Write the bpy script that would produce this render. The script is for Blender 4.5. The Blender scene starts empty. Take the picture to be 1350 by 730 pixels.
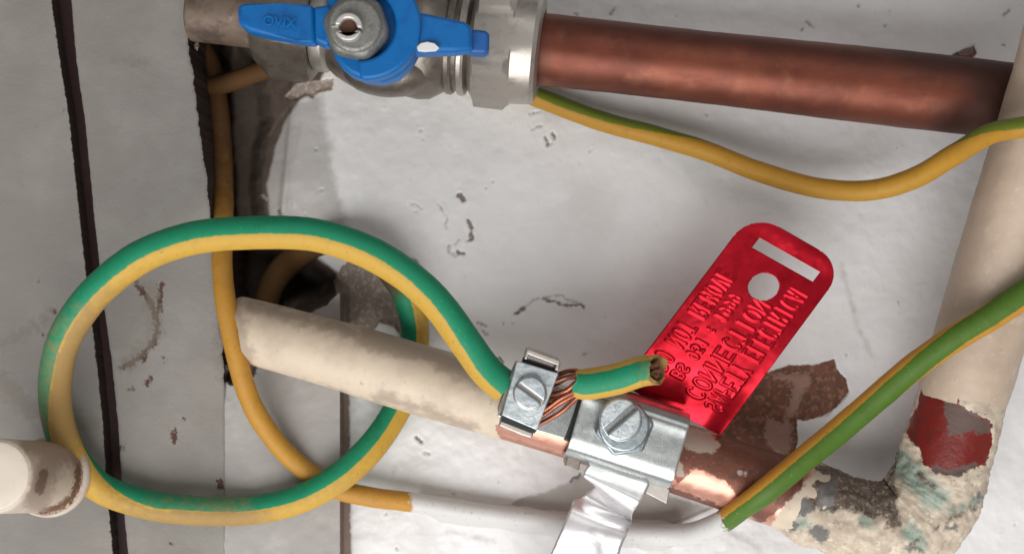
import bpy, math, random
import numpy as np
from mathutils import Vector
random.seed(7)
C = bpy.context.scene
COL = C.collection
PI = math.pi
# ------------------------------------------------------------------ camera
D = 0.26                       # camera to wall, metres
PX = 0.225 / 1350              # metres on the wall seen by one photograph pixel
cam = bpy.data.cameras.new('camera'); camo = bpy.data.objects.new('camera', cam); COL.objects.link(camo)
cam.sensor_width = 36; cam.lens = 36 * D / 0.225; cam.clip_start = 0.005; cam.clip_end = 20
camo.location = (0, -D, 0); camo.rotation_euler = (PI/2, 0, 0)
cam.dof.use_dof = True; cam.dof.focus_distance = 0.236; cam.dof.aperture_fstop = 15
C.camera = camo
# ------------------------------------------------------------------ light
C.view_settings.view_transform = 'Standard'; C.view_settings.look = 'None'
C.view_settings.exposure = 0; C.view_settings.gamma = 1; C.view_settings.use_curve_mapping = False
w = bpy.data.worlds.new('World'); C.world = w; w.use_nodes = True
wn = w.node_tree.nodes; wl = w.node_tree.links
bg = wn['Background']; bg.inputs[1].default_value = 0.37
tc = wn.new('ShaderNodeTexCoord'); nz = wn.new('ShaderNodeTexNoise'); nz.inputs['Scale'].default_value = 1.6
rmp = wn.new('ShaderNodeValToRGB'); rmp.color_ramp.elements[0].position = .35; rmp.color_ramp.elements[1].position = .7
rmp.color_ramp.elements[0].color = (.25, .22, .2, 1); rmp.color_ramp.elements[1].color = (1.3, 1.27, 1.25, 1)
wl.new(tc.outputs['Generated'], nz.inputs['Vector']); wl.new(nz.outputs[0], rmp.inputs[0]); wl.new(rmp.outputs[0], bg.inputs[0])
def area(name, loc, target, size, power, col=(1, 1, 1), sy=None):
    l = bpy.data.lights.new(name, 'AREA'); l.energy = power; l.size = size; l.color = col
    if sy: l.shape = 'RECTANGLE'; l.size_y = sy
    o = bpy.data.objects.new(name, l); COL.objects.link(o); o.location = loc
    o.rotation_euler = (Vector(target) - Vector(loc)).to_track_quat('-Z', 'Y').to_euler()
    return o
area('key_light', (-0.08, -0.36, -0.34), (0.01, 0, -0.05), 0.46, 3.05, (1, .985, .97))  # soft area lamp low in front, its source out of view
area('room_light', (0.2, -0.8, 0.5), (0, 0, 0), 0.6, 1.0, (1, .97, .95))

# ------------------------------------------------------------------ helpers
def P(px, py, h):
    """photograph pixel + millimetres off the wall -> world metres"""
    px = np.asarray(px, float); py = np.asarray(py, float); h = np.asarray(h, float) * .001
    k = PX * (D - h) / D
    return np.stack(np.broadcast_arrays((px - 675) * k, -h, -(py - 365) * k), -1)
def proj(V):
    k = D / (D + V[..., 1]) / PX
    return V[..., 0] * k + 675, 365 - V[..., 2] * k
_rng = np.random.RandomState(3); _T = _rng.rand(64, 64, 64)
def vnoise(x, y, z=0.0):
    x, y, z = np.broadcast_arrays(np.asarray(x, float), np.asarray(y, float), np.asarray(z, float))
    xi, yi, zi = np.floor(x).astype(int), np.floor(y).astype(int), np.floor(z).astype(int)
    fx, fy, fz = x - xi, y - yi, z - zi
    fx, fy, fz = [f * f * (3 - 2 * f) for f in (fx, fy, fz)]
    r = 0
    for a in (0, 1):
        for b in (0, 1):
            for c in (0, 1):
                r = r + _T[(xi + a) % 64, (yi + b) % 64, (zi + c) % 64] * (fx if a else 1 - fx) * (fy if b else 1 - fy) * (fz if c else 1 - fz)
    return r * 2 - 1
def fbm(x, y, z=0.0, o=4):
    r = 0; a = .5
    for i in range(o):
        r = r + a * vnoise(np.asarray(x) * 2**i + 7.3 * i, np.asarray(y) * 2**i + 3.1 * i, np.asarray(z) * 2**i); a *= .5
    return r
def sstep(a, b, x):
    t = np.clip((x - a) / (b - a), 0, 1); return t * t * (3 - 2 * t)
FAR = -40.0
def sdf_poly(px, py, poly):
    """signed distance in pixels, positive inside"""
    shp = px.shape; x = px.ravel(); y = py.ravel(); q = np.array(poly, float)
    out = np.full(x.shape, FAR); m = 40
    sel = (x > q[:, 0].min() - m) & (x < q[:, 0].max() + m) & (y > q[:, 1].min() - m) & (y < q[:, 1].max() + m)
    X = x[sel]; Y = y[sel]
    d = np.full(X.shape, 1e9); ins = np.zeros(X.shape, bool)
    for i in range(len(q)):
        a = q[i]; b = q[(i + 1) % len(q)]; e = b - a
        t = np.clip(((X - a[0]) * e[0] + (Y - a[1]) * e[1]) / max(e @ e, 1e-9), 0, 1)
        d = np.minimum(d, np.hypot(X - a[0] - t * e[0], Y - a[1] - t * e[1]))
        if a[1] != b[1]:
            c = ((a[1] > Y) != (b[1] > Y)) & (X < (b[0] - a[0]) * (Y - a[1]) / (b[1] - a[1]) + a[0]); ins ^= c
    out[sel] = np.maximum(np.where(ins, d, -d), FAR)
    return out.reshape(shp)
def warp(X, Y, a=2.2):
    return X + a * (fbm(X / 7, Y / 7, 21) * 1.3 + vnoise(X / 2.6, Y / 2.6, 4) * .5), Y + a * (fbm(X / 7, Y / 7, 37) * 1.3 + vnoise(X / 2.6, Y / 2.6, 13) * .5)
def sdf_line(px, py, line, wd):
    shp = px.shape; x = px.ravel(); y = py.ravel(); q = np.array(line, float); out = np.full(x.shape, FAR)
    sel = (x > q[:, 0].min() - 40) & (x < q[:, 0].max() + 40) & (y > q[:, 1].min() - 40) & (y < q[:, 1].max() + 40)
    X = x[sel]; Y = y[sel]; d = np.full(X.shape, 1e9)
    if len(q) == 1: d = np.hypot(X - q[0, 0], Y - q[0, 1])
    for i in range(len(q) - 1):
        a = q[i]; e = q[i + 1] - a
        t = np.clip(((X - a[0]) * e[0] + (Y - a[1]) * e[1]) / max(e @ e, 1e-9), 0, 1)
        d = np.minimum(d, np.hypot(X - a[0] - t * e[0], Y - a[1] - t * e[1]))
    out[sel] = np.maximum(wd - d, FAR)
    return out.reshape(shp)
def U(*a):
    r = a[0]
    for b in a[1:]: r = np.maximum(r, b)
    return r

def empty(name, loc, label=None, cat=None, group=None):
    o = bpy.data.objects.new(name, None); COL.objects.link(o); o.location = loc; o.empty_display_size = .005
    tag(o, label, cat, group); return o
def tag(o, label=None, cat=None, group=None, kind=None):
    if label: o['label'] = label
    if cat: o['category'] = cat
    if group: o['group'] = group
    if kind: o['kind'] = kind
    return o
def wloc(o):
    v = np.zeros(3)
    while o is not None: v = v + np.array(o.location); o = o.parent
    return v
def obj(name, V, F, mat, parent=None, attrs=None, angle=40, bevel=0, solid=0, base=None, inward=False):
    V = np.asarray(V, float).reshape(-1, 3)
    org = np.array(base if base is not None else V.mean(0))
    me = bpy.data.meshes.new(name)
    if isinstance(F, np.ndarray):
        n, k = F.shape
        me.vertices.add(len(V)); me.vertices.foreach_set('co', (V - org).ravel())
        me.loops.add(n * k); me.loops.foreach_set('vertex_index', F.astype(np.int32).ravel())
        me.polygons.add(n); me.polygons.foreach_set('loop_start', np.arange(n, dtype=np.int32) * k)
        me.polygons.foreach_set('loop_total', np.full(n, k, np.int32)); me.update(calc_edges=True); me.validate()
    else:
        me.from_pydata((V - org).tolist(), [], [list(map(int, f)) for f in F]); me.update()
    for k_, a in (attrs or {}).items():
        at = me.attributes.new(k_, 'FLOAT', 'POINT'); at.data.foreach_set('value', np.asarray(a, np.float32).ravel())
    me.polygons.foreach_set('use_smooth', np.ones(len(me.polygons), bool))
    if angle < 180: me.set_sharp_from_angle(angle=math.radians(angle))
    me.materials.append(mat)
    o = bpy.data.objects.new(name, me); COL.objects.link(o)
    if parent is not None: o.parent = parent; o.location = org - wloc(parent)
    else: o.location = org
    if solid:
        s = o.modifiers.new('thick', 'SOLIDIFY'); s.thickness = solid * .001; s.offset = 0
    if bevel:
        b = o.modifiers.new('bevel', 'BEVEL'); b.width = bevel * .001; b.segments = 3; b.limit_method = 'ANGLE'; b.angle_limit = math.radians(35)
    return o
def grid_faces(nr, nc, wrap=False):
    i, j = np.meshgrid(np.arange(nr - 1), np.arange(nc if wrap else nc - 1), indexing='ij')
    j2 = (j + 1) % nc
    return np.stack([i * nc + j, i * nc + j2, (i + 1) * nc + j2, (i + 1) * nc + j], -1).reshape(-1, 4)
def prism(poly, h_top, h_bot):
    """extruded outline; outline given in pixels at the top height; heights may be per point"""
    n = len(poly); q = np.array(poly, float)
    T = P(q[:, 0], q[:, 1], np.broadcast_to(h_top, n)); B = T.copy(); B[:, 1] = -np.broadcast_to(h_bot, n) * .001
    V = np.vstack([T, B])
    ar = sum(q[i, 0] * q[(i+1) % n, 1] - q[(i+1) % n, 0] * q[i, 1] for i in range(n))
    idx = list(range(n))
    if ar > 0: idx = idx[::-1]          # counter-clockwise seen from the camera
    F = [idx, [i + n for i in idx[::-1]]] + [[idx[k], idx[k] + n, idx[(k+1) % n] + n, idx[(k+1) % n]] for k in range(n)]
    return V, F
def circle(cx, cy, r, n=40, a0=0, a1=360):
    full = a1 - a0 >= 360
    t = np.radians(np.linspace(a0, a1, n, endpoint=not full))
    return [(cx + r * math.cos(x), cy + r * math.sin(x)) for x in t]

# ------------------------------------------------------------------ materials
def mat(name, base, rough=.5, metal=0, var=None, bump=(0.6, .15), layers=(), coat=0, rvar=0, spec=.5, aniso=None, fine=None):
    """base colour with noise variation, then layers mixed on top by signed-distance attributes"""
    m = bpy.data.materials.new(name); m.use_nodes = True; nt = m.node_tree; N = nt.nodes; L = nt.links
    b = N['Principled BSDF']
    tc = N.new('ShaderNodeTexCoord'); sc = N.new('ShaderNodeVectorMath'); sc.operation = 'SCALE'; sc.inputs['Scale'].default_value = 1000
    L.new(tc.outputs['Object'], sc.inputs[0]); vec = sc.outputs[0]
    def noise(s, det=5, off=0, stretch=None):
        v = vec
        if stretch is not None:
            mp = N.new('ShaderNodeMapping'); mp.inputs['Rotation'].default_value = stretch[0]; mp.inputs['Scale'].default_value = stretch[1]
            L.new(vec, mp.inputs['Vector']); v = mp.outputs[0]
        if off:
            ad = N.new('ShaderNodeVectorMath'); ad.operation = 'ADD'; ad.inputs[1].default_value = (off, off * 1.7, off * .3); L.new(v, ad.inputs[0]); v = ad.outputs[0]
        n = N.new('ShaderNodeTexNoise'); n.inputs['Scale'].default_value = s; n.inputs['Detail'].default_value = det; n.inputs['Roughness'].default_value = .6
        L.new(v, n.inputs['Vector']); return n.outputs[0]
    def ramp(sock, a, c):
        mr = N.new('ShaderNodeMapRange'); mr.interpolation_type = 'SMOOTHSTEP'
        mr.inputs['From Min'].default_value = a; mr.inputs['From Max'].default_value = c; L.new(sock, mr.inputs['Value']); return mr.outputs[0]
    def mixc(f, a, c):
        mx = N.new('ShaderNodeMix'); mx.data_type = 'RGBA'; L.new(f, mx.inputs[0])
        for s, v in ((6, a), (7, c)):
            if isinstance(v, tuple): mx.inputs[s].default_value = (*v, 1)
            else: L.new(v, mx.inputs[s])
        return mx.outputs[2]
    def mixf(f, a, c):
        mx = N.new('ShaderNodeMix'); mx.data_type = 'FLOAT'; L.new(f, mx.inputs[0])
        for s, v in ((2, a), (3, c)):
            if isinstance(v, (int, float)): mx.inputs[s].default_value = v
            else: L.new(v, mx.inputs[s])
        return mx.outputs[0]
    col = base; 
    rg = rough; mt = metal
    off = 0
    for vv in (var or []):          # (scale, lo, hi, colour[, stretch])
        off += 13.1
        f = ramp(noise(vv[0], 6, off, vv[4] if len(vv) > 4 else None), vv[1], vv[2]); col = mixc(f, col, vv[3])
    if rvar:
        rg = mixf(noise(.35, 4, 5), rough - rvar, rough + rvar)
    for l in layers:
        off += 9.7
        at = N.new('ShaderNodeAttribute'); at.attribute_name = l['attr']
        nn = noise(l.get('ns', .8), 5, off)
        ma = N.new('ShaderNodeMath'); ma.operation = 'MULTIPLY_ADD'; L.new(nn, ma.inputs[0]); ma.inputs[1].default_value = 5 * l.get('amp', 3)
        ms = N.new('ShaderNodeMath'); ms.operation = 'SUBTRACT'; L.new(at.outputs['Fac'], ms.inputs[0]); ms.inputs[1].default_value = 2.5 * l.get('amp', 3)
        L.new(ms.outputs[0], ma.inputs[2])
        s = l.get('soft', .6); f = ramp(ma.outputs[0], -s, s)
        if l.get('op', 1) < 1:
            mm = N.new('ShaderNodeMath'); mm.operation = 'MULTIPLY'; L.new(f, mm.inputs[0]); mm.inputs[1].default_value = l['op']; f = mm.outputs[0]
        lc = l['col']
        for vv in l.get('var', ()):
            off += 5.3; lc = mixc(ramp(noise(vv[0], 6, off), vv[1], vv[2]), lc, vv[3])
        col = mixc(f, col, lc)
        if 'rough' in l: rg = mixf(f, rg, l['rough'])
        if 'metal' in l: mt = mixf(f, mt, l['metal'])
    for s, v in (('Base Color', col), ('Roughness', rg), ('Metallic', mt)):
        if isinstance(v, tuple): b.inputs[s].default_value = (*v, 1)
        elif isinstance(v, (int, float)): b.inputs[s].default_value = v
        else: L.new(v, b.inputs[s])
    b.inputs['Specular IOR Level'].default_value = spec
    if coat: b.inputs['Coat Weight'].default_value = coat; b.inputs['Coat Roughness'].default_value = .15
    nrm = None
    for (s, st, dist) in ([(bump[0], bump[1], .3)] if bump else []) + ([(fine[0], fine[1], .08)] if fine else []):
        bp = N.new('ShaderNodeBump'); bp.inputs['Strength'].default_value = st; bp.inputs['Distance'].default_value = dist * .001
        L.new(noise(s, 6, 2), bp.inputs['Height'])
        if nrm: L.new(nrm, bp.inputs['Normal'])
        nrm = bp.outputs[0]
    if nrm: L.new(nrm, b.inputs['Normal'])
    return m

M_wall = mat('wall_paint', (.79, .785, .785), .38, var=[(.05, .45, .75, (.71, .695, .685)), (.35, .62, .85, (.60, .58, .56)), (1.6, .68, .8, (.55, .52, .5))], bump=(.22, .55), fine=(2.5, .2), layers=[
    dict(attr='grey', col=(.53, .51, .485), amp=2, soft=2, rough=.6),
    dict(attr='scuff', col=(.40, .375, .35), amp=3, ns=.5, soft=8, op=.75),
    dict(attr='bare', col=(.085, .06, .044), amp=1.6, ns=.35, soft=3.0, rough=.85, var=[(.5, .4, .7, (.10, .078, .062))]),  # unpainted brown plaster, darkened further to hold the recess's shade
    dict(attr='brown', col=(.20, .080, .048), amp=1.2, ns=.9, soft=.7, rough=.8, var=[(.4, .45, .6, (.13, .065, .042)), (.8, .5, .62, (.30, .15, .10)) , (1.5, .55, .7, (.10, .055, .035))]),
    dict(attr='pink', col=(.33, .20, .155), amp=4, ns=1.2, soft=1.0, rough=.8),
    dict(attr='dust', col=(.33, .27, .23), amp=1.8, ns=.6, soft=1, rough=.8, var=[(1.1, .5, .65, (.5, .45, .41))]),
    dict(attr='seam', col=(.30, .225, .19), amp=1.5, ns=1, soft=1.5, rough=.9),
    dict(attr='pit', col=(.44, .41, .39), amp=1.1, ns=2.2, soft=1.6, rough=.8), dict(attr='deep', col=(.22, .18, .165), amp=.8, ns=2.6, soft=1.1, rough=.9)])
M_board = mat('chipboard_paint', (.245, .228, .21), .75, var=[(.06, .4, .7, (.285, .27, .25)), (2.2, .6, .75, (.24, .215, .195)), (.25, .62, .8, (.25, .24, .21))], bump=(1.4, .35), fine=(5, .4), layers=[
    dict(attr='stain', col=(.085, .045, .03), amp=3.5, ns=1.6, soft=1.8, rough=.9),
    dict(attr='smear', col=(.2, .18, .15), amp=9, ns=.8, soft=7, op=.6),
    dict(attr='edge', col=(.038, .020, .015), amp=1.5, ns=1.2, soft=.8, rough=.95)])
M_strip = mat('strip_paint', (.36, .34, .325), .6, var=[(.1, .45, .7, (.42, .40, .385)), (1.3, .66, .8, (.28, .24, .21))], bump=(.8, .3), fine=(4, .3), layers=[
    dict(attr='edge', col=(.20, .145, .115), amp=1, ns=1.2, soft=1, rough=.95)])
M_slot = mat('dark_batten', (.022, .005, .004), .7, var=[(.8, .5, .7, (.034, .008, .006))])
M_splint = mat('splinter_wood', (.32, .2, .14), .8, var=[(1.5, .45, .6, (.6, .55, .5)), (2.5, .5, .6, (.06, .03, .02))], bump=(2, .6))
M_crumb = mat('rust_crumb', (.06, .035, .025), .9, var=[(1.5, .5, .65, (.2, .15, .12))], bump=(2, .8))
CU = (.62, .30, .20)
M_copper = mat('aged_copper', (.205, .056, .030), .46, .5, var=[(.35, .52, .72, (.15, .036, .018), ((0, .11, 0), (.25, 1, 1))), (.07, .40, .66, (.14, .036, .020)), (.2, .5, .8, (.25, .088, .048)), (.5, .6, .85, (.13, .045, .03))], bump=(.3, .1), rvar=.06, fine=(3, .08), layers=[
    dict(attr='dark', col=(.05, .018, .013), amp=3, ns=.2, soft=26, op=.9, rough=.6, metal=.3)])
M_pipe = mat('cream_pipe_paint', (.66, .555, .43), .5, var=[(.13, .42, .7, (.56, .46, .36)), (.5, .6, .78, (.42, .33, .25)), (2.2, .66, .74, (.24, .18, .13))], bump=(.4, .25), fine=(2.5, .3), layers=[
    dict(attr='grime', col=(.36, .28, .22), amp=7, ns=.45, soft=8, op=.8),
    dict(attr='copper', col=(.64, .33, .25), amp=2.5, ns=.8, soft=1, rough=.34, metal=.75, var=[(.4, .5, .7, (.52, .24, .17))]),
    dict(attr='oxide', col=(.20, .075, .05), amp=4, ns=.6, soft=2, rough=.5, metal=.5, var=[(.7, .5, .68, (.11, .07, .05)), (1.6, .6, .68, (.3, .14, .1))]),
    dict(attr='buff', col=(.42, .34, .28), amp=3, ns=.8, soft=1.5, rough=.6, metal=0)])
M_riser = mat('tan_pipe_paint', (.52, .41, .315), .5, var=[(.1, .42, .7, (.44, .34, .26)), (.4, .56, .75, (.60, .50, .40)), (2.2, .66, .74, (.24, .18, .13))], bump=(.4, .25), fine=(2.5, .3), layers=[dict(attr='grime', col=(.36, .27, .21), amp=5, ns=.3, soft=12, op=.7)])
M_elbow = mat('flaking_paint', (.58, .485, .38), .55, var=[(.22, .46, .64, (.46, .37, .29)), (.5, .54, .62, (.66, .58, .46)), (.42, .62, .70, (.30, .38, .31)), (1.3, .64, .72, (.15, .12, .10))], bump=(.6, .6), fine=(2.2, .5), layers=[
    dict(attr='teal', col=(.24, .33, .27), amp=5, ns=.5, soft=8, op=.8, var=[(1.2, .5, .65, (.05, .20, .17))]),
    dict(attr='grimy', col=(.13, .095, .075), amp=5, ns=.6, soft=4, rough=.8, var=[(1.3, .5, .62, (.28, .23, .18)), (.9, .58, .66, (.04, .06, .055))]),
    dict(attr='greys', col=(.16, .155, .145), amp=3, ns=.8, soft=3, rough=.7),
    dict(attr='redbare', col=(.17, .012, .008), amp=2.5, ns=.9, soft=.8, rough=.38, var=[(.5, .5, .7, (.11, .016, .011)), (2.5, .68, .72, (.4, .2, .1))]),
    dict(attr='redgrey', col=(.12, .075, .065), amp=3, ns=1.2, soft=1.5, rough=.6)])
M_nickel = mat('dull_nickel', (.25, .22, .19), .40, .8, var=[(.3, .45, .7, (.19, .16, .135)), (1.8, .63, .75, (.14, .115, .09))], bump=(.9, .25), rvar=.08, fine=(4, .2))
M_nickel2 = mat('bright_nickel', (.50, .465, .425), .42, .85, var=[(.5, .5, .75, (.4, .37, .33))], bump=(.9, .15), fine=(4, .12))
M_nutgrey = mat('grey_cast', (.25, .25, .23), .5, .6, var=[(1.5, .55, .7, (.4, .4, .38)), (.5, .5, .7, (.18, .175, .16))], bump=(1.5, .5))
M_ring = mat('stem_ring', (.62, .60, .57), .4, .5, bump=(2, .3)); M_rust = mat('rust', (.13, .06, .035), .8, .2, bump=(2.5, .8))
M_blue = mat('blue_plastic', (.002, .135, .42), .42, 0, var=[(.3, .45, .75, (.002, .095, .35)), (2, .66, .74, (.05, .19, .5))], bump=(1.2, .12), spec=.35)
M_blue_shade = mat('blue_plastic_shaded', (.008, .10, .34), .5, 0, bump=(1.2, .12))  # darker copy of the blue: shade of the downturned tip put into colour
M_chip = mat('white_chip', (.75, .75, .74), .6)
M_zinc = mat('zinc_plate', (.44, .47, .46), .27, .88, var=[(.4, .45, .7, (.54, .565, .56)), (2, .66, .78, (.38, .41, .42))], bump=(.5, .06), rvar=.07, fine=(6, .03))
M_zincb = mat('zinc_blue', (.56, .61, .63), .36, .8, var=[(.5, .45, .65, (.38, .44, .47)), (1.8, .6, .7, (.3, .34, .36))], bump=(1.5, .2), fine=(6, .2))
M_zincd = mat('zinc_shaded', (.36, .41, .43), .34, .85, var=[(.6, .45, .65, (.26, .31, .33))], bump=(1.5, .2))  # darker zinc: the shadow ring round the bolt put into the colour
M_alu = mat('aluminium_strip', (.88, .87, .88), .36, .85, var=[(.4, .5, .7, (.78, .77, .78))], bump=(.35, .25), fine=(3, .08))
M_gap_shade = mat('black_gap', (.012, .013, .014), .45)  # near-black filler that paints the shade inside open gaps
M_strand = mat('copper_strand', (.38, .14, .085), .35, .85, var=[(1, .5, .7, (.3, .11, .07))], bump=(3, .2))
M_red = mat('red_foil', (.62, .011, .028), .30, .82, var=[(.25, .45, .7, (.48, .007, .018))], bump=None)
M_knob = mat('cream_plastic', (.60, .515, .43), .5, var=[(.25, .5, .7, (.52, .43, .35)), (1.6, .64, .72, (.38, .28, .21))], bump=(.8, .3), layers=[
    dict(attr='rust', col=(.17, .085, .045), amp=3.5, ns=1.6, soft=2, rough=.9), dict(attr='grime', col=(.36, .27, .22), amp=6, ns=.8, soft=7, op=.85),
    dict(attr='pit', col=(.18, .11, .085), amp=2.5, ns=1.2, soft=2.5, rough=.9)])
M_knobcap = mat('cream_cap', (.74, .66, .56), .5, var=[(.4, .5, .75, (.68, .58, .48))], bump=(.8, .15))
def cable_mat(name, green, yellow, paint=False, dcol=(.33, .21, .085), bmp=.2):
    ls = [dict(attr='yel', col=yellow, amp=.35, ns=.8, soft=.5, var=[(.5, .5, .75, tuple(c * .88 for c in yellow)), (1.8, .64, .69, tuple(c * .55 for c in yellow))]),
          dict(attr='recess_shade', col=(.085, .038, .014), amp=1, ns=.6, soft=6, op=.95, rough=.8),  # shade of the recess painted over the sheath colours
          dict(attr='dirt', col=dcol, amp=3.6, ns=.55, soft=8, op=.85, rough=.65)]
    if paint: ls.append(dict(attr='white', col=(.62, .61, .60), amp=3.4, ns=.9, soft=2.2, rough=.42, var=[(1.4, .6, .7, (.42, .38, .34))]))
    return mat(name, green, .55, 0, var=[(.4, .5, .75, tuple(c * .85 for c in green)), (1.6, .655, .69, tuple(min(1, c * 1.4 + .06) for c in green))], bump=(.8, bmp), layers=ls, spec=.35)
M_cable = cable_mat('green_yellow_sheath', (.010, .25, .125), (.57, .345, .05))
M_cable2 = cable_mat('orange_yellow_sheath', (.07, .15, .015), (.50, .245, .03), paint=True)
M_cable3 = cable_mat('olive_yellow_sheath', (.13, .17, .015), (.46, .24, .025))

# ------------------------------------------------------------------ the setting
def spaced(a, b, step, far):
    ins = np.arange(a, b + step * .5, step); e = [40, 90, 180, 350, 700]
    lo = [a - x for x in e if a - x >= a - far][::-1]; hi = [b + x for x in e if x <= far]
    return np.concatenate([lo, ins, hi])
def build_wall():
    xs = spaced(236, 1372, 2, 700); xs = xs[xs > 150]; ys = spaced(-14, 744, 2, 700)
    X, Y = np.meshgrid(xs, ys)
    n1 = fbm(X / 60, Y / 60); n2 = fbm(X / 14, Y / 14, 4)
    h = n1 * .3 + fbm(X / 200, Y / 200, 9) * .8 + n2 * .06
    void = sdf_poly(X, Y, [(100, -500), (300, -500), (330, 60), (352, 100), (360, 160), (350, 200), (345, 240), (350, 280), (372, 315), (415, 338), (452, 368), (448, 388), (430, 402), (408, 412), (395, 424), (380, 500), (316, 520), (100, 520)]) + n2 * 3
    hole = sdf_poly(X, Y, [(262, 20), (302, 20), (308, 180), (315, 310), (360, 325), (395, 345), (432, 366), (420, 385), (380, 402), (370, 500), (262, 500)]) + n2 * 4
    h = h - sstep(-60, 10, void) * 4 - sstep(-2, 20, void) * 8 - sstep(-3, 22, hole) * 16
    bare = U(void + 2, sdf_poly(X, Y, [(262, 60), (440, 60), (420, 118), (396, 132), (376, 160), (362, 200), (352, 245), (356, 290), (300, 330), (262, 330)]))
    # ridge of old filler beside the cavity
    rd = sdf_line(X, Y, [(388, 96), (384, 160), (378, 220), (371, 282)], 4); h += sstep(-3, 4, rd) * .8
    brown = sdf_poly(X, Y, [(985, 500), (1040, 481), (1078, 480), (1100, 472), (1103, 486), (1116, 500), (1119, 516), (1108, 531), (1090, 546), (1062, 554), (1050, 553), (1052, 580), (1046, 612), (1000, 615), (950, 600), (930, 560), (960, 520)])
    brown = U(brown, sdf_poly(X, Y, [(1255, 72), (1268, 66), (1284, 60), (1287, 70), (1280, 82), (1256, 80)]))
    pink = U(sdf_poly(X, Y, [(1000, 497), (1030, 492), (1068, 490), (1072, 502), (1060, 520), (1052, 545), (1040, 552), (1046, 560), (1048, 590), (1030, 560), (1040, 530), (1045, 505)]), sdf_poly(X, Y, [(1010, 548), (1042, 560), (1046, 590), (1030, 606), (1005, 575)])) - 1
    h -= sstep(-1.5, 1.5, brown + n2 * 3) * .9; h += sstep(-1, 3, pink + n2 * 3) * .5 + sstep(0, 4, brown) * n2 * .35
    dust = U(sdf_poly(X, Y, [(440, 372), (452, 350), (480, 330), (515, 333), (548, 342), (562, 362), (570, 398), (556, 410), (530, 400), (545, 440), (535, 455), (520, 430), (500, 425), (488, 440), (470, 436), (456, 425), (448, 400)]),
             sdf_poly(X, Y, [(372, 130), (392, 110), (440, 104), (437, 118), (420, 122), (412, 130), (404, 126), (392, 130)]))
    h -= sstep(-1, 2, dust + n2 * 2) * .5; h += sstep(0, 4, dust) * n2 * .5
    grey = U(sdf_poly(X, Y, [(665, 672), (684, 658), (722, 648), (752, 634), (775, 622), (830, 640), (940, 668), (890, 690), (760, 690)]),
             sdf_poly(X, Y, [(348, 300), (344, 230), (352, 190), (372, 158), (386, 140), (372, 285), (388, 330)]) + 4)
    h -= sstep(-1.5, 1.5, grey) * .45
    scuff = U(sdf_poly(X, Y, [(360, 150), (385, 130), (425, 125), (440, 220), (470, 335), (410, 330), (340, 290)]) - 2, sdf_poly(X, Y, [(395, 180), (440, 185), (432, 215), (400, 220)]),
              sdf_line(X, Y, [(1110, 350), (1130, 430), (1150, 470)], 4) - 4, sdf_line(X, Y, [(590, 700), (650, 712)], 4) - 3, sdf_line(X, Y, [(960, 700), (1000, 722)], 7) - 5)
    seam = sdf_line(X, Y, [(453, 380), (454, 560), (456, 760)], 6.5)
    h -= sstep(-1.5, 1.5, seam) * .5
    L_ = [([(680, 413), (692, 406)], 2.6), ([(692, 405), (704, 395), (714, 392)], 1.0), ([(714, 393), (728, 398), (748, 402), (766, 401), (771, 408)], 1.7), ([(716, 392), (736, 390), (760, 398)], .8),
          ([(617, 290), (622, 300), (622, 316), (616, 317)], 2.6), ([(606, 256), (612, 264)], 3), ([(592, 322), (592, 333), (600, 336)], 1.4), ([(604, 333), (612, 335)], 2.6), ([(598, 322), (606, 316)], .8),
          ([(633, 449), (637, 458), (641, 462)], 4), ([(629, 425), (640, 430)], 1.8), ([(636, 436), (642, 440)], 1.6), ([(584, 385), (582, 396)], 2.5), ([(655, 471), (662, 476)], 2.2), ([(664, 427)], 2), ([(675, 426)], 1.5),
          ([(718, 180), (722, 190)], 2), ([(728, 176), (731, 182)], 2.4), ([(720, 190), (728, 188)], 1.2), ([(700, 170), (716, 164)], 1), ([(699, 150), (712, 146)], .9), ([(554, 172)], 1.8), ([(778, 200), (782, 196)], 1.4),
          ([(932, 152)], 2), ([(1057, 40)], 2), ([(1168, 36)], 2.2), ([(1322, 20), (1330, 15)], 1.8), ([(1266, 70), (1280, 67)], 3), ([(1062, 30), (1070, 36)], 1.4), ([(1132, 8)], 2.5), ([(1321, 58), (1325, 62)], 1.4), ([(805, 18), (810, 12)], 1.6), ([(758, 20)], 1.8),
          ([(765, 626), (752, 634)], 2), ([(548, 575), (556, 582)], 2.6), ([(560, 595), (566, 597)], 1.4), ([(519, 622)], 1.4), ([(523, 722)], 1.7), ([(645, 668)], 2), ([(510, 676)], 1.2), ([(1116, 467)], 2.1), ([(770, 467)], 1.8), ([(598, 652)], 1),
          ([(823, 714), (862, 718)], 1.5), ([(985, 642)], 2), ([(540, 265), (556, 275)], .7), ([(424, 250)], 2.5), ([(384, 270)], 2.2), ([(403, 282)], 2), ([(418, 196)], 2.4), ([(347, 258), (354, 264)], 2), ([(368, 276), (370, 286)], 3),
          ([(576, 268), (590, 285), (588, 300)], .6), ([(640, 248)], 1), ([(650, 238)], 1.2), ([(1185, 412)], 1), ([(880, 690)], .8), ([(1190, 500)], 1), ([(1338, 690)], 1)]
    rs = np.random.RandomState(5)
    for i in range(46): L_.append(([(rs.uniform(460, 1350), rs.uniform(0, 730))], rs.uniform(.3, .9)))
    pit = None; deep = np.full(X.shape, -40.); Xw, Yw = warp(X, Y, 2.6)
    for ln, wd in L_:
        s = sdf_line(Xw, Yw, ln, wd * .8 + .35)
        if wd >= 2 and len(ln) > 1 or (ln[0][0] > 700 and ln[0][0] < 716 and ln[0][1] > 380): deep = np.maximum(deep, s - .5)
        pit = s if pit is None else np.maximum(pit, s)
    h -= sstep(-1.5, 2, pit + n2) * .35
    lip = sstep(-7, -1, pit) * (1 - sstep(-1, 1, pit)); h += lip * .08
    V = P(X, Y, h * 1.0)
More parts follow.
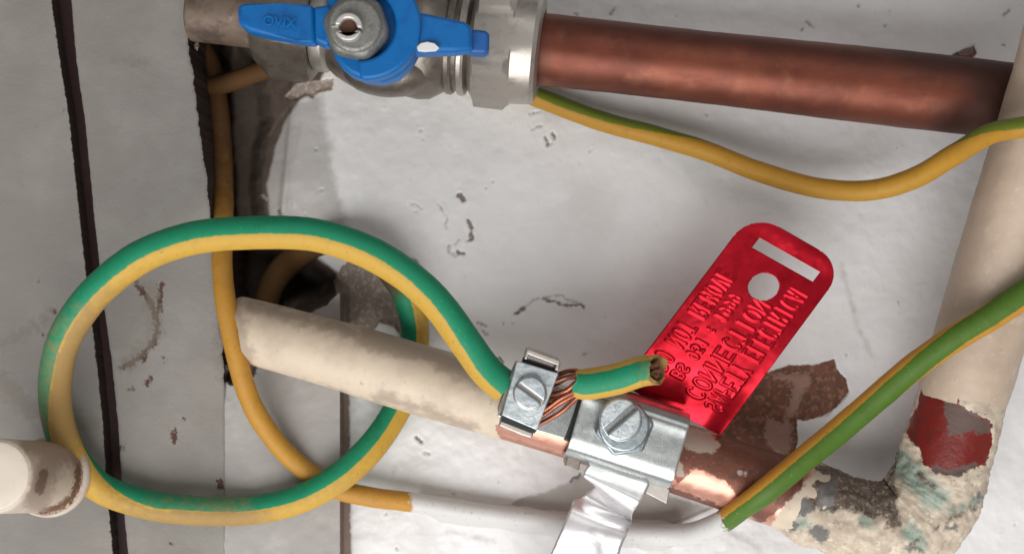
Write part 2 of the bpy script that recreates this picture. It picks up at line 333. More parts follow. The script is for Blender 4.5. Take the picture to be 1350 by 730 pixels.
    o = obj('wall', V, grid_faces(*X.shape)[:, ::-1], M_wall, attrs=dict(bare=bare, brown=brown, pink=pink, dust=dust, grey=grey, scuff=scuff, seam=seam, pit=pit, deep=deep), angle=180, base=P(675, 1100, 0))
    tag(o, 'white glossy painted wall with chips, cracks and bare plaster patches', kind='structure')
build_wall()

def interp_curve(pts, y, jag=0, seed=0):
    q = np.array(pts, float); x = np.interp(y, q[:, 1], q[:, 0])
    if jag: x = x + jag * (fbm(y / 9, np.full_like(y, seed * 3.3)) * 1.6 + fbm(y / 2.5, np.full_like(y, seed * 5.1)) * .8)
    return x
GL = [(43, -600), (68, 0), (79, 80), (92, 160), (100, 240), (108, 310), (118, 400), (128, 480), (136, 560), (141, 640), (149, 730), (200, 1500)]
GR = [(70, -600), (94, 0), (101, 80), (113, 165), (120, 240), (127, 310), (137, 400), (148, 480), (156, 560), (161, 640), (169, 730), (220, 1500)]
ER = [(235, -600), (247, 0), (248, 60), (255, 100), (262, 160), (270, 215), (276, 275), (282, 330), (286, 380), (291, 425), (294, 480), (296, 505), (297, 730), (300, 1500)]
def board(name, left, right, h0, label, jl, jr, paint=False, deep=-22):
    ys = spaced(-14, 744, 2.0, 700); n = 110
    rows = []; 
    u = np.linspace(0, 1, n); u = (u + .0)
    Y = np.repeat(ys[:, None], n, 1)
    xl = left(ys); xr = right(ys)
    X = xl[:, None] * (1 - u) + xr[:, None] * u
    n2 = fbm(X / 10, Y / 10, 2); h = h0 + fbm(X / 90, Y / 90, 5) * .35 + n2 * .05
    h = h - (2.0 * sstep(470, 540, Y) * sstep(.3, 1, u[None]) if paint else 0)
    ed = np.minimum(X - xl[:, None], xr[:, None] - X); h = h - (1 - sstep(0, 3, ed)) * .25
    # side faces: same metres, lower height
    def side(xcol, hcol, k):
        T = P(xcol, ys, hcol); T[:, 1] = -deep * .001 * k + T[:, 1] * (1 - k)
        T[:, 0] += fbm(ys / 5, k * 9 + 2) * .0003 * k; return T
    V = P(X, Y, h); cols = [side(xl, h[:, 0], k)[:, None] for k in (1, .5, .12)] + [V] + [side(xr, h[:, -1], k)[:, None] for k in (.12, .5, 1)]
    Vt = np.concatenate(cols, 1); nc = Vt.shape[1]
    px, py = proj(Vt)
    Xp = np.concatenate([np.repeat(xl[:, None], 3, 1), X, np.repeat(xr[:, None], 3, 1)], 1); Yp = np.repeat(ys[:, None], nc, 1); Xp, Yp = warp(Xp, Yp, 3.0)
    stain = U(sdf_line(Xp, Yp, [(182, 375), (188, 388), (200, 398), (206, 418), (207, 440), (200, 455), (188, 470), (172, 478), (162, 484)], 3.2) , sdf_line(Xp, Yp, [(213, 375), (210, 392), (212, 408)], 3.2), sdf_line(Xp, Yp, [(187, 470), (191, 474)], 4),
              sdf_line(Xp, Yp, [(194, 505), (197, 499)], 2.6), sdf_line(Xp, Yp, [(290, 632), (292, 640)], 2.8), sdf_line(Xp, Yp, [(192, 650), (194, 657)], 2.2), sdf_line(Xp, Yp, [(229, 570), (230, 580)], 3), sdf_line(Xp, Yp, [(174, 512)], 2), sdf_line(Xp, Yp, [(216, 472)], 2),
              sdf_line(Xp, Yp, [(69, 411)], 2.2), sdf_line(Xp, Yp, [(59, 440)], 2.2), sdf_line(Xp, Yp, [(52, 372)], 1.6), sdf_line(Xp, Yp, [(160, 590)], 2.2), sdf_line(Xp, Yp, [(86, 146)], 2.6), sdf_line(Xp, Yp, [(46, 166)], 1.5), sdf_line(Xp, Yp, [(242, 553)], 1.6), sdf_line(Xp, Yp, [(226, 715)], 1.8), sdf_line(Xp, Yp, [(146, 706), (148, 700)], 1.6)) + .6
    smear = U(sdf_line(Xp, Yp, [(0, 455), (40, 435), (70, 415)], 6), sdf_line(Xp, Yp, [(150, 78), (190, 84)], 5) - 3, sdf_line(Xp, Yp, [(196, 380), (207, 440), (165, 482)], 9), sdf_line(Xp, Yp, [(0, 500), (40, 540), (120, 560)], 12), sdf_line(Xp, Yp, [(288, 420), (290, 500)], 4))
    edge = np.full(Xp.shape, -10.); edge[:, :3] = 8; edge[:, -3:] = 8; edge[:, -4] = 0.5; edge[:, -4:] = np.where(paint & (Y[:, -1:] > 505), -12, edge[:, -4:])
    o = obj(name, Vt, grid_faces(len(ys), nc)[:, ::-1], M_board, attrs=dict(stain=stain, smear=smear, edge=edge), angle=50, base=Vt[-1, nc // 2])
    return tag(o, label, 'board', 'grey boards either side of the dark slot')
b1 = board('wall_board', lambda y: interp_curve(GL, y) * 0 - 900, lambda y: interp_curve(GL, y, .5, 1), 7, 'grey painted board left of the dark slot, at the far left', 0, 1, deep=-1)
b2 = board('wall_board', lambda y: interp_curve(GR, y, .5, 2), lambda y: interp_curve(ER, y) + np.where(y < 510, 1, 0) * (interp_curve(ER, y, 1.7, 3) - interp_curve(ER, y)), 7, 'grey painted board with ragged right edge between dark slot and hole', 1, 1, paint=True)
V, F = prism([(20, -600), (110, -600), (140, 0), (240, 1400), (150, 1400), (40, 0)], 2.5, -1)
tag(obj('batten', V, F, M_slot, bevel=.2), 'dark maroon batten seen through the long slot between grey boards', 'batten')
# pale strip under the pipe, between the ragged board and the seam
def strip():
    ys = np.concatenate([np.arange(380, 746, 2.), [790, 860, 1000, 1400]]); n = 60; u = np.linspace(0, 1, n)
    topx = 300; X = 290 + (448 - 290) * u[None] + 0 * ys[:, None]
    tl = np.interp(X[0], [290, 345, 380, 398, 412, 428, 442, 449], [492, 475, 455, 428, 411, 402, 390, 384]) + fbm(X[0] / 8, X[0] * 0) * 5
    Y = tl[None] + (ys[:, None] - 380) * (1400 - tl[None]) / 1020.
    h = 4.6 + fbm(X / 60, Y / 60) * .5 + fbm(X / 10, Y / 10, 3) * .06
    br = sdf_poly(X, Y, [(284, 385), (338, 395), (344, 470), (336, 494), (318, 506), (298, 502), (286, 498)]) + fbm(X / 5, Y / 5, 6) * 7
    h = h - sstep(-2, 3, br) * 4
    V = P(X, Y, h)
    T = V[0].copy(); T[:, 1] = .004; R = V[:, -1].copy(); R[:, 1] = .0005
    Vt = np.concatenate([V, R[:, None]], 1); T2 = np.concatenate([T, T[-1:]], 0); Vt = np.concatenate([T2[None], Vt], 0)
    ed = np.full(Vt.shape[:2], -10.); ed[1:, :-1] = np.maximum(br, -10); ed[0] = 5; ed[1] = 2; ed[:, -1] = 6; ed[:, -2] = 0
    o = obj('wall_strip', Vt, grid_faces(*Vt.shape[:2])[:, ::-1], M_strip, attrs=dict(edge=ed), angle=50, base=Vt[-1, 30])
    tag(o, 'pale grey panel strip below the cream pipe, left of the brown seam', 'panel')
strip()

# ------------------------------------------------------------------ sweeps
def catmull(pts, step=2.5):
    q = np.array(pts, float); out = []
    q = np.vstack([2 * q[0] - q[1], q, 2 * q[-1] - q[-2]])
    for i in range(1, len(q) - 2):
        n = max(2, int(math.hypot(*(q[i+1, :2] - q[i, :2])) / step)); t = (np.arange(n) / n)[:, None]
        a, b, c, d = q[i-1], q[i], q[i+1], q[i+2]
        out.append(.5 * (2*b + (c-a)*t + (2*a - 5*b + 4*c - d)*t*t + (3*b - a - 3*c + d)*t**3))
    out.append(q[-2][None]); return np.vstack(out)
def sweep(ctrl, nseg=36, step=2.5, disp=None, caps=True):
    """ctrl columns: px, py, h, radius mm, extras...  returns V grid, angles, samples"""
    s = catmull(ctrl, step); c = P(s[:, 0], s[:, 1], s[:, 2]); r = s[:, 3] * .001
    T = np.gradient(c, axis=0); T /= np.linalg.norm(T, axis=1)[:, None]
    view = np.array([0, -D, 0]) - c; view /= np.linalg.norm(view, axis=1)[:, None]
    Nn = np.cross(T, view); Nn /= np.linalg.norm(Nn, axis=1)[:, None]; B = np.cross(Nn, T)
    a = np.linspace(0, 2*PI, nseg, endpoint=False)
    dirv = np.cos(a)[None, :, None] * Nn[:, None] + np.sin(a)[None, :, None] * B[:, None]
    V = c[:, None] + r[:, None, None] * dirv
    if disp is not None:
        dv = disp(V, a[None], s); V = V + dirv * dv[..., None] * .001
    return V, a, s
def tube_obj(name, V, mat_, parent=None, attrs=None, caps=True, base=None, angle=60):
    nr, nc = V.shape[:2]; Vf = V.reshape(-1, 3); F = grid_faces(nr, nc, True)
    at = {k: v.ravel() for k, v in (attrs or {}).items()}
    if caps:
        Vf = np.vstack([Vf, V[0].mean(0), V[-1].mean(0)]); i0 = nr * nc
        f = [[i0, (j+1) % nc, j, j] for j in range(nc)] + [[i0 + 1, (nr-1)*nc + j, (nr-1)*nc + (j+1) % nc, (nr-1)*nc + (j+1) % nc] for j in range(nc)]
        Fl = [list(x) for x in F] + [x[:3] for x in f]
        at = {k: np.append(v, [v[0], v[-1]]) for k, v in at.items()}
        return obj(name, Vf, Fl, mat_, parent, at, angle, base=base)
    return obj(name, Vf, F, mat_, parent, at, angle, base=base)
def wrapa(x): return (x + PI) % (2*PI) - PI
def cable_attrs(a, s, rpx=20):
    """extras: 4 = yellow centre deg, 5 = half width deg, 6 = dirt"""
    phi = np.radians(s[:, 4])[:, None]; hw = np.radians(s[:, 5])[:, None]
    return dict(yel=(hw - np.abs(wrapa(a[None] - phi))) * rpx * .5, dirt=s[:, 6][:, None] - 9 * (np.abs(wrapa(a[None] - phi)) > hw - .1), recess_shade=np.repeat((s[:, 7] if s.shape[1] > 7 else s[:, 6] * 0 - 20)[:, None], len(a), 1))

# ------------------------------------------------------------------ lower pipe, elbow, riser
def lower_pipe():
    root = empty('water_pipe', P(675, 540, 6), 'cream painted copper pipe sloping to a crusted elbow and riser at right', 'pipe')
    kr = 6.95
    ctrl = [(311, 431, 9, kr*.93), (325, 435, 9.6, kr*.95), (400, 455, 11.6, kr*.97), (480, 478, 13.0, kr*1.0), (560, 502, 13.6, kr*1.01), (700, 543, 14, kr*1.02), (850, 589, 14, kr*1.05), (940, 618, 14, kr*1.07), (1000, 638, 14, kr*1.07), (1075, 663, 14, kr*1.07)]
    def disp(V, a, s):
        x, y = proj(V); v = V * 1000
        d = fbm(v[..., 0] / 7, v[..., 1] / 7, v[..., 2] / 7) * .16 + fbm(v[..., 0] / 1.8, v[..., 1] / 1.8, v[..., 2] / 1.8) * .05
        bare = sdf_poly(x, y, copper_poly); return d + (1 - sstep(-2, 2, bare)) * .22
    copper_poly = [(652, 560), (700, 562), (720, 548), (740, 530), (960, 560), (1050, 585), (1078, 620), (1050, 640), (1010, 700), (900, 672), (760, 625), (690, 600), (664, 583)]
    V, a, s = sweep(ctrl, 72, 2.2, disp); x, y = proj(V)
    xl = 303 + (y - 385) * .2 + fbm(y / 8, 2.0) * 2; V[..., 0] += np.where(x < xl, (xl - x) * PX * .96, 0); x, y = proj(V)
    back = np.where(np.sin(a)[None] < -.3, -6, 0)
    cop = sdf_poly(x, y, copper_poly) + 1
    ox = U(sdf_poly(x, y, [(905, 585), (935, 590), (948, 575), (990, 578), (1046, 596), (1060, 640), (1000, 690), (975, 655), (965, 640), (940, 625), (912, 612), (897, 600)]) + 2, sdf_poly(x, y, [(890, 600), (925, 592), (945, 608), (915, 618), (893, 640), (886, 620)]) - 1,
           sdf_line(x, y, [(886, 648), (950, 674)], 7), sdf_line(x, y, [(690, 596), (745, 616)], 3) - 1)
    buff = U(sdf_poly(x, y, [(900, 565), (935, 568), (950, 588), (940, 598), (918, 596), (900, 590)]), sdf_line(x, y, [(975, 622), (982, 624)], 3), sdf_line(x, y, [(1018, 622), (1026, 625)], 3), sdf_line(x, y, [(893, 612), (897, 625)], 4))
    gr = U(sdf_line(x, y, [(480, 445), (560, 462), (640, 500)], 18) - 4, sdf_line(x, y, [(310, 400), (325, 470)], 9), sdf_line(x, y, [(330, 405), (420, 425), (470, 440)], 8), sdf_line(x, y, [(500, 522), (560, 540), (620, 562)], 7), sdf_line(x, y, [(350, 500), (450, 520)], 4))
    tube_obj('pipe_run', V, M_pipe, root, dict(copper=cop, oxide=ox, buff=buff, grime=gr))
    # elbow and riser
    def disp2(V, a, s):
        x, y = proj(V); v = V * 1000
        d = fbm(v[..., 0] / 4, v[..., 1] / 4, v[..., 2] / 4) * 1.1 + fbm(v[..., 0] / 1.4, v[..., 1] / 1.4, v[..., 2] / 1.4) * .6
        red = sdf_poly(x, y, red_poly); return d * sstep(3, -3, red) * s[:, 4][:, None] - sstep(-3, 3, red) * .25 + fbm(v[..., 0] / 12, v[..., 1] / 12, v[..., 2] / 12) * .3
    red_poly = [(1220, 493), (1236, 497), (1242, 509), (1259, 518), (1264, 531), (1285, 545), (1307, 555), (1308, 583), (1300, 612), (1274, 618), (1252, 627), (1232, 620), (1218, 612), (1211, 590), (1196, 575), (1198, 555), (1209, 535)]
    kr2 = 8.2
    ctrl = [(1018, 644, 14, 6.2, .3), (1035, 650, 14, 7.2, .6), (1058, 660, 14, kr2, 1), (1090, 672, 14, 8.3, 1), (1125, 685, 14, 8.4, 1.1), (1160, 692, 14.5, 8.7, 1.1), (1192, 690, 15, 9.4, 1.0), (1219, 670, 15.5, 9.7, 1), (1236, 640, 16, 9.5, 1), (1248, 600, 17, 9.1, .9), (1259, 560, 17.5, 8.9, .5), (1275, 500, 18.5, 8.5, .35)]
    V, a, s = sweep(ctrl, 96, 1.6, disp2); x, y = proj(V)
    red = sdf_poly(x, y, red_poly); x, y = warp(x, y, 4)
    rg = U(sdf_poly(x, y, [(1246, 524), (1264, 532), (1285, 546), (1308, 556), (1304, 572), (1278, 569), (1252, 574), (1244, 550)]), sdf_line(x, y, [(1235, 618), (1255, 624), (1285, 614)], 5))
    grm = U(sdf_line(x, y, [(1150, 625), (1175, 650), (1178, 690)], 9) - 1, sdf_line(x, y, [(1200, 718), (1290, 660)], 4) - 3, sdf_line(x, y, [(1212, 625), (1230, 640)], 5) - 2, sdf_poly(x, y, [(1078, 612), (1110, 612), (1140, 628), (1164, 630), (1172, 640), (1172, 680), (1150, 682), (1120, 668), (1090, 675), (1060, 665), (1070, 640)]), sdf_line(x, y, [(1168, 640), (1170, 680)], 4), sdf_line(x, y, [(1180, 600), (1172, 650)], 3))
    teal = U(sdf_line(x, y, [(1190, 610), (1215, 640), (1235, 655)], 16), sdf_line(x, y, [(1140, 684), (1145, 690)], 6), sdf_line(x, y, [(1200, 700), (1215, 715)], 10), sdf_line(x, y, [(1040, 690), (1060, 690)], 9) - 3, sdf_line(x, y, [(1250, 678), (1290, 655)], 4))
    gs = U(sdf_line(x, y, [(1048, 660), (1060, 668)], 11), sdf_line(x, y, [(1076, 700), (1082, 705)], 8), sdf_line(x, y, [(1040, 690), (1046, 694)], 5), sdf_line(x, y, [(1095, 635), (1088, 665)], 9) , sdf_line(x, y, [(1198, 722), (1212, 726)], 3), sdf_line(x, y, [(1286, 673), (1290, 650)], 1.5), sdf_line(x, y, [(1250, 696), (1258, 694)], 3), sdf_line(x, y, [(1262, 512)], 4)) + 1
    tube_obj('elbow', V, M_elbow, root, dict(redbare=red, redgrey=rg, grimy=grm, teal=teal, greys=gs))
    ctrl = [(1262, 545, 17.6, 8.1), (1275, 500, 18.5, 8.8), (1305, 400, 22, 8.8), (1336, 300, 26, 8.8), (1371, 190, 31, 8.8), (1402, 90, 35, 8.8), (1440, -60, 41, 8.8), (1490, -300, 48, 8.8)]
    V, a, s = sweep(ctrl, 64, 3, lambda V, a, s: fbm(V[..., 0] * 140, V[..., 1] * 140, V[..., 2] * 140) * .25 + fbm(V[..., 0] * 600, V[..., 1] * 600, V[..., 2] * 600) * .06); x, y = proj(V)
    gr = U(sdf_line(x, y, [(1250, 440), (1285, 300), (1340, 120)], 16), sdf_line(x, y, [(1280, 380), (1240, 450)], 10))
    cop = np.full(x.shape, -20.)
    tube_obj('riser', V, M_riser, root, dict(copper=cop, oxide=cop, buff=cop, grime=gr))
lower_pipe()

# ------------------------------------------------------------------ upper pipe + valve
AX0 = (300., 19.5); ASL = .1103; AH = 15.
KA = PX * (D - AH * .001) / D
def _ay(x): return AX0[1] + (x - AX0[0]) * ASL
_A = P(300, _ay(300), 9.5); _B = P(1300, _ay(1300), 19.); _D = _B - _A
def axpt(x):
    k = (x - 675) * PX
    t = (k * (D + _A[1]) - _A[0] * D) / (_D[0] * D - k * _D[1])
    return _A + t * _D
_d = _D / np.linalg.norm(_D)
E1 = np.array([0, -1., 0]); E1 = E1 - _d * (E1 @ _d); E1 /= np.linalg.norm(E1); E2 = np.cross(_d, E1)
def lathe(name, prof, mat_, parent, hexa=None, n=120, rot=0, attrs=None, angle=32, lump=0, axis=None):
    """prof: (x_px, r_px) along the pipe axis; hexa = apothem px: cut to a hexagon"""
    a = np.linspace(0, 2*PI, n, endpoint=False); rows = []
    for x, r in prof:
        c = axpt(x); rr = np.full(n, float(r))
        if hexa: rr = np.minimum(rr, hexa / np.cos(((a - rot + PI/6) % (PI/3)) - PI/6))
        rr = rr * KA
        rows.append(c + rr[:, None] * (np.cos(a)[:, None] * E1 + np.sin(a)[:, None] * E2))
    V = np.array(rows)
    if lump: V = V + (V - np.array([axpt(x) for x, r in prof])[:, None]) / .01 * (fbm(V[..., 0] * 300, V[..., 1] * 300, V[..., 2] * 300) * lump * .001)[..., None]
    at = attrs(V) if attrs else None
    return tube_obj(name, V[:, ::-1], mat_, parent, at and {k: v[:, ::-1] for k, v in at.items()}, angle=angle)
def upper():
    root = empty('copper_pipe', axpt(1000), 'thick brown copper pipe running right from the blue handled valve', 'pipe')
    prof = [(x, 47.5 + .8 * math.sin(x / 83.) + .01 * (x - 900) * .35) for x in np.arange(680, 1480, 4.)]
    def at(V):
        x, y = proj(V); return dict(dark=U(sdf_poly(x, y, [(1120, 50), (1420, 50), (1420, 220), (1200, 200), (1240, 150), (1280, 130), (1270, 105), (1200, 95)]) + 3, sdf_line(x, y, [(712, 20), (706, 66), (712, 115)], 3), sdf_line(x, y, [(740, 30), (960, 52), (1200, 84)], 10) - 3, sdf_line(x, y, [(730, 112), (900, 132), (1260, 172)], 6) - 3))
    lathe('pipe_run', prof, M_copper, root, n=96, attrs=at, angle=180, lump=.12)
    v = empty('isolating_valve', axpt(530), 'nickel ball valve with a blue wing handle at the top left', 'valve')
    lathe('tail_pipe', [(255, 38), (257, 40.5), (300, 41), (352, 41)], mat('stained_brass', (.20, .145, .11), .55, .3, var=[(.12, .45, .62, (.10, .07, .055)), (.3, .6, .8, (.34, .28, .22))], bump=(.6, .3)), v, n=64)
    lathe('union_nut', [(343, 44), (345, 60), (352, 66), (364, 78), (366, 84), (412, 84), (418, 76), (420, 50)], M_nickel, v, hexa=69, rot=0)
    lathe('flange', [(418, 50), (420, 60), (426, 62), (436, 62), (442, 58), (446, 50)], M_nickel2, v)
    lathe('valve_body', [(430, 40), (438, 56), (450, 66), (462, 72), (478, 78), (500, 79), (520, 77), (530, 78), (544, 82), (560, 84), (574, 82), (586, 74), (592, 70), (596, 67), (606, 67), (612, 69), (620, 69), (624, 62), (630, 55)], M_nickel, v, lump=.35, angle=50)
    for x0 in (596, 612):
        lathe('collar_ring', [(x0 - 3, 60), (x0 - 2, 70), (x0, 72.5), (x0 + 5, 73), (x0 + 8, 71), (x0 + 9, 60)], M_nickel2 if x0 > 600 else M_nickel, v)
    lathe('compression_nut', [(624, 50), (625, 66), (631, 76), (634, 86), (672, 86), (678, 79), (680, 76), (694, 75), (706, 74), (711, 70), (714, 62), (714, 52), (706, 49)], M_nickel2, v, hexa=74.5, angle=28)
    # forged shoulder lumps under the body
    def lump(cx, cy, h, r):
        a = np.linspace(0, 2*PI, 24, endpoint=False); b = np.linspace(-PI/2, PI/2, 13); c = P(cx, cy, h)
        return c + r * .001 * np.stack([np.cos(b)[:, None] * np.cos(a)[None] * 1.5, np.sin(b)[:, None] + 0 * a[None], np.cos(b)[:, None] * np.sin(a)[None] * .8], -1)
    tube_obj('shoulder', lump(515, 95, 17, 6.5), M_nickel, v)
    # stem and handle
    V, F = prism(circle(480, 38, 50), 31, 22); obj('stem_neck', V, F, M_nickel, v, bevel=.6)
    hd = empty('lever', P(480, 35, 33)); hd.parent = v; hd.location = P(480, 35, 33) - np.array(v.location)
    hub = [(441, 76), (449, 88), (462, 98), (480, 105), (503, 108), (524, 101), (540, 86), (549, 70), (556, 50), (553, 20), (545, 0), (528, -40), (440, -40), (430, 0), (434, 40)]
    V, F = prism(hub, 37, 31); h1 = obj('handle_hub', V, F, M_blue, v, bevel=.9)
    rim = circle(482, 32, 73, 26, -70, 95) + circle(474, 32, 47, 22, -70, 95)[::-1]
    V, F = prism(rim, 40.5, 35); obj('handle_rim', V, F, M_blue, v, bevel=1.1)
    lw = [(312, 7), (322, 4), (372, 4), (413, 6), (416, 58), (392, 54), (355, 47), (328, 41), (314, 33)]
    V, F = prism(lw, [39, 39, 39, 38, 38, 39, 39, 39, 39], 33.5); obj('handle_wing', V, F, M_blue, v, bevel=.8)
    V, F = prism([(411, 9), (436, 5), (442, 40), (432, 62), (411, 53)], 37.3, 32.5); obj('handle_web', V, F, M_blue, v, bevel=.8)
    rw = [(536, 12), (575, 20), (612, 28), (622, 34), (624, 66), (600, 69), (552, 69), (530, 70)]
    V, F = prism(rw, [39, 38.5, 37.5, 37, 37, 37.5, 38.5, 39], 32.5); obj('handle_wing', V, F, M_blue, v, bevel=.9)
    V, F = prism([(613, 37), (642, 40), (645, 45), (644, 68), (638, 71), (613, 70)], 34.8, 30.5); obj('handle_tip', V, F, M_blue_shade, v, bevel=.7)
    q = [(549, 62), (554, 57), (563, 55), (573, 57), (579, 63), (574, 67), (560, 68), (551, 67)]
    V, F = prism(q, 39.25, 38.2); obj('paint_chip', V, F, M_chip, v, bevel=.15)
    V, F = prism(circle(468, 33, 47, 6, 12, 372), 42.5, 37.2); obj('handle_nut', V, F, M_nutgrey, v, bevel=1.6)
    V, F = prism(circle(467, 33, 36, 40), 43.4, 42); obj('washer', V, F, M_nutgrey, v, bevel=.8)
    # slotted stem: two bright half rings round a rusty core
    for a0, a1 in ((-172, 8), (20, 160)):
        V, F = prism(circle(459, 35, 18.5, 20, a0, a1) + circle(459, 35, 11, 14, a0 + 5, a1 - 5)[::-1], 45.2, 42.5); obj('stem_ring', V, F, M_ring, v, bevel=.35)
    V, F = prism(circle(459, 35, 11.5, 20), 43.9, 42.5); obj('stem_core', V, F, M_rust, v, bevel=.5)
    V, F = prism([(436, 35), (446, 33), (446, 37)], 43.9, 42.5); obj('stem_slot', V, F, M_ring, v)
    tc = bpy.data.curves.new('lettering', 'FONT'); tc.body = 'OVIX'; tc.size = .0026; tc.extrude = .00006; tc.bevel_depth = .00006; tc.materials.append(M_blue)
    t0 = bpy.data.objects.new('lettering_curve', tc); COL.objects.link(t0); me = bpy.data.meshes.new_from_object(t0); bpy.data.objects.remove(t0)
    t = bpy.data.objects.new('lettering', me); COL.objects.link(t); t.parent = v; t.location = P(346, 33, 39.1) - np.array(v.location); t.rotation_euler = (PI/2, 0.1, 0)
    bpy.data.objects.remove(hd)
upper()

# ------------------------------------------------------------------ cables
def loop_cable():
    root = empty('earth_cable', P(300, 672, 4), 'thick green and yellow earth cable coiled in a big loop with stripped end', 'cable')
    R = 3.18
    # px, py, h, r, yellow centre (deg; 0 = left-hand side of travel seen from camera), half width, dirt
    c = [(668, 512, 31, R, 228, 62, -6), (640, 487, 31, R, 230, 64, -9), (612, 448, 32, R, 228, 66, -9), (578, 402, 33, R, 226, 68, -9), (535, 362, 34, R, 225, 70, -9), (480, 330, 35, R, 224, 72, -9), (410, 309, 36, R, 224, 72, -9),
         (330, 307, 37, R, 224, 72, -8), (255, 314, 36.5, R, 224, 72, -8), (185, 339, 35, R, 224, 72, -6), (126, 386, 33, R, 222, 74, 2), (88, 440, 30, R, 220, 76, 7), (73, 498, 25, R, 214, 76, 8), (76, 552, 18, R, 205, 76, 8), (94, 600, 14, R*.99, 180, 70, -2), (130, 641, 11.5, R*.98, 150, 64, -4),
         (190, 664, 11, R*.96, 128, 62, 3), (250, 672, 10.5, R*.96, 122, 62, 6), (320, 673, 8, R*.96, 122, 62, 7), (385, 661, 9, R*.96, 122, 62, -5), (440, 634, 9.5, R*.98, 122, 62, -3), (482, 598, 8, R*.98, 120, 62, -5), (514, 556, 5.0, R*.96, 120, 62, -8), (536, 510, 3.2, R*.96, 118, 60, -8), (546, 462, 3.4, R*.96, 118, 60, -4), (546, 425, 5, R*.96, 160, 40, -2), (534, 384, 6.5, R*.96, 300, 60, -5), (505, 345, 7, R*.96, 280, 60, -4), (466, 321, 5.5, R*.96, 90, 60, 0), (425, 318, 1, R*.95, 90, 60, 0), (388, 340, -6, R*.95, 90, 60, 2), (360, 372, -12, R*.95, 90, 60, 2), (345, 420, -17, R*.95, 90, 60, 2)]
    c = [list(x) for x in c]
    PH = {0: 180, 1: 178, 2: 174, 3: 170, 4: 168}
    for i, x in enumerate(c):
        x[6] = x[6] if i < 27 else -12; x.append(-20 if i < 26 else [0, 8, 14, 14, 14, 14, 14][min(i - 26, 6)])  # last turn inside the hole gets its shade as dark colour
        if i <= 4: x[4] = PH[i]
        elif i <= 10: x[4] = 166
        elif i == 11: x[4] = 162
        elif i == 12: x[4] = 152
        elif i == 13: x[4] = 128
        elif i == 14: x[4] = 92; x[5] = 62
        elif i == 15: x[4] = 62
        elif i <= 24: x[4] = 26
        elif i <= 27: x[4] = 30; x[5] = 55
    V, a, s = sweep(c, 40, 2.0, lambda V, a, s: fbm(V[..., 0] * 160, V[..., 1] * 160, V[..., 2] * 160) * .12)
    tube_obj('sheath', V, M_cable, root, cable_attrs(a, s))
    # stub beyond the terminal
    c = [(760, 505, 34.5, 2.75, 90, 250, -9), (775, 506, 35, 3.0, 90, 250, -9), (810, 500, 36, 3.0, 90, 250, -9), (842, 490, 37.6, 2.9, 90, 250, -9), (856, 487.7, 39.2, 2.85, 90, 250, -4), (866, 487, 40.3, 2.8, 90, 250, 0)]
    V, a, s = sweep(c, 40, 2.0)
    rag = fbm(a * 2.2, 3.0) * 1.6 + vnoise(a * 5, 8.0) * .5; tv = V[-1].mean(0) - V[-4].mean(0); tv /= np.linalg.norm(tv)
    for q, wgt in ((-1, 1), (-2, .7), (-3, .4), (-4, .15)): V[q] += tv * (rag * wgt * .0007)[:, None]
    for q, wgt in ((0, 1), (1, .6), (2, .2)): V[q] += tv * (rag[::-1] * wgt * .0005)[:, None]
    at = cable_attrs(a, s)
    at['yel'] = (np.abs(wrapa(a[None] - math.radians(90))) - math.radians(40)) * 9 + 0 * V[..., 0]
    o = tube_obj('sheath_stub', V, M_cable, root, at, caps=False)
    # inner wall of the cut end
    V2, _, _ = sweep([(853, 488.5, 38.3, 2.1, 0, 0, 0), (866, 487, 40.3, 2.1, 0, 0, 0)], 40, 2.0)
    E = np.concatenate([V[-1:], V2[::-1][:1], V2[:1]], 0)
    tube_obj('sheath_end', E, M_cable, root, dict(yel=np.full(E.shape[:2], 5.), dirt=np.full(E.shape[:2], 2.)), caps=False)
    Vb = np.concatenate([V[:1], V[:1] * .5 + V[:1].mean(1, keepdims=True) * .5], 0)
    tube_obj('sheath_end', Vb, M_cable, root, dict(yel=np.full(Vb.shape[:2], 5.), dirt=np.full(Vb.shape[:2], 0.)), caps=False)
    rs = random.Random(4)
    for k in range(9):          # bare strands between terminal and stub
        t = k / 8.
        y1 = 490 + t * 31; y0 = 494 + t * 66; x0 = 735 - t * 26; hh = 32.5 + 1.4 * math.sin(k * 2.3)
        c = [(x0 - 40, y0 - 6, 30.2, .52), (x0 - 8, y0 + 1, hh - 2.2, .52), ((x0 + 765) / 2, (y0 + y1) / 2 + rs.uniform(-6, 6), hh + rs.uniform(-.8, 1.0), .47), (764, y1, hh + 1.4, .52), (786, 504 + (y1 - 504) * .35, 35, .5)]
        V, a, s = sweep(c, 12, 2.5); tube_obj('strand', V, M_strand, root)
    for k in range(5):
        an = k * 1.26; c = [(850 + 5 * math.cos(an), 489 + 6 * math.sin(an), 38.8, .52), (866 + 6 * math.cos(an), 487 + 8 * math.sin(an), 41.0 + rs.uniform(-.6, 1.1), .5)]
        V, a, s = sweep(c, 10, 3); tube_obj('strand', V, mat('dull_strand', (.22, .10, .06), .5, .6) if k == 0 else bpy.data.materials['dull_strand'], root)
loop_cable()
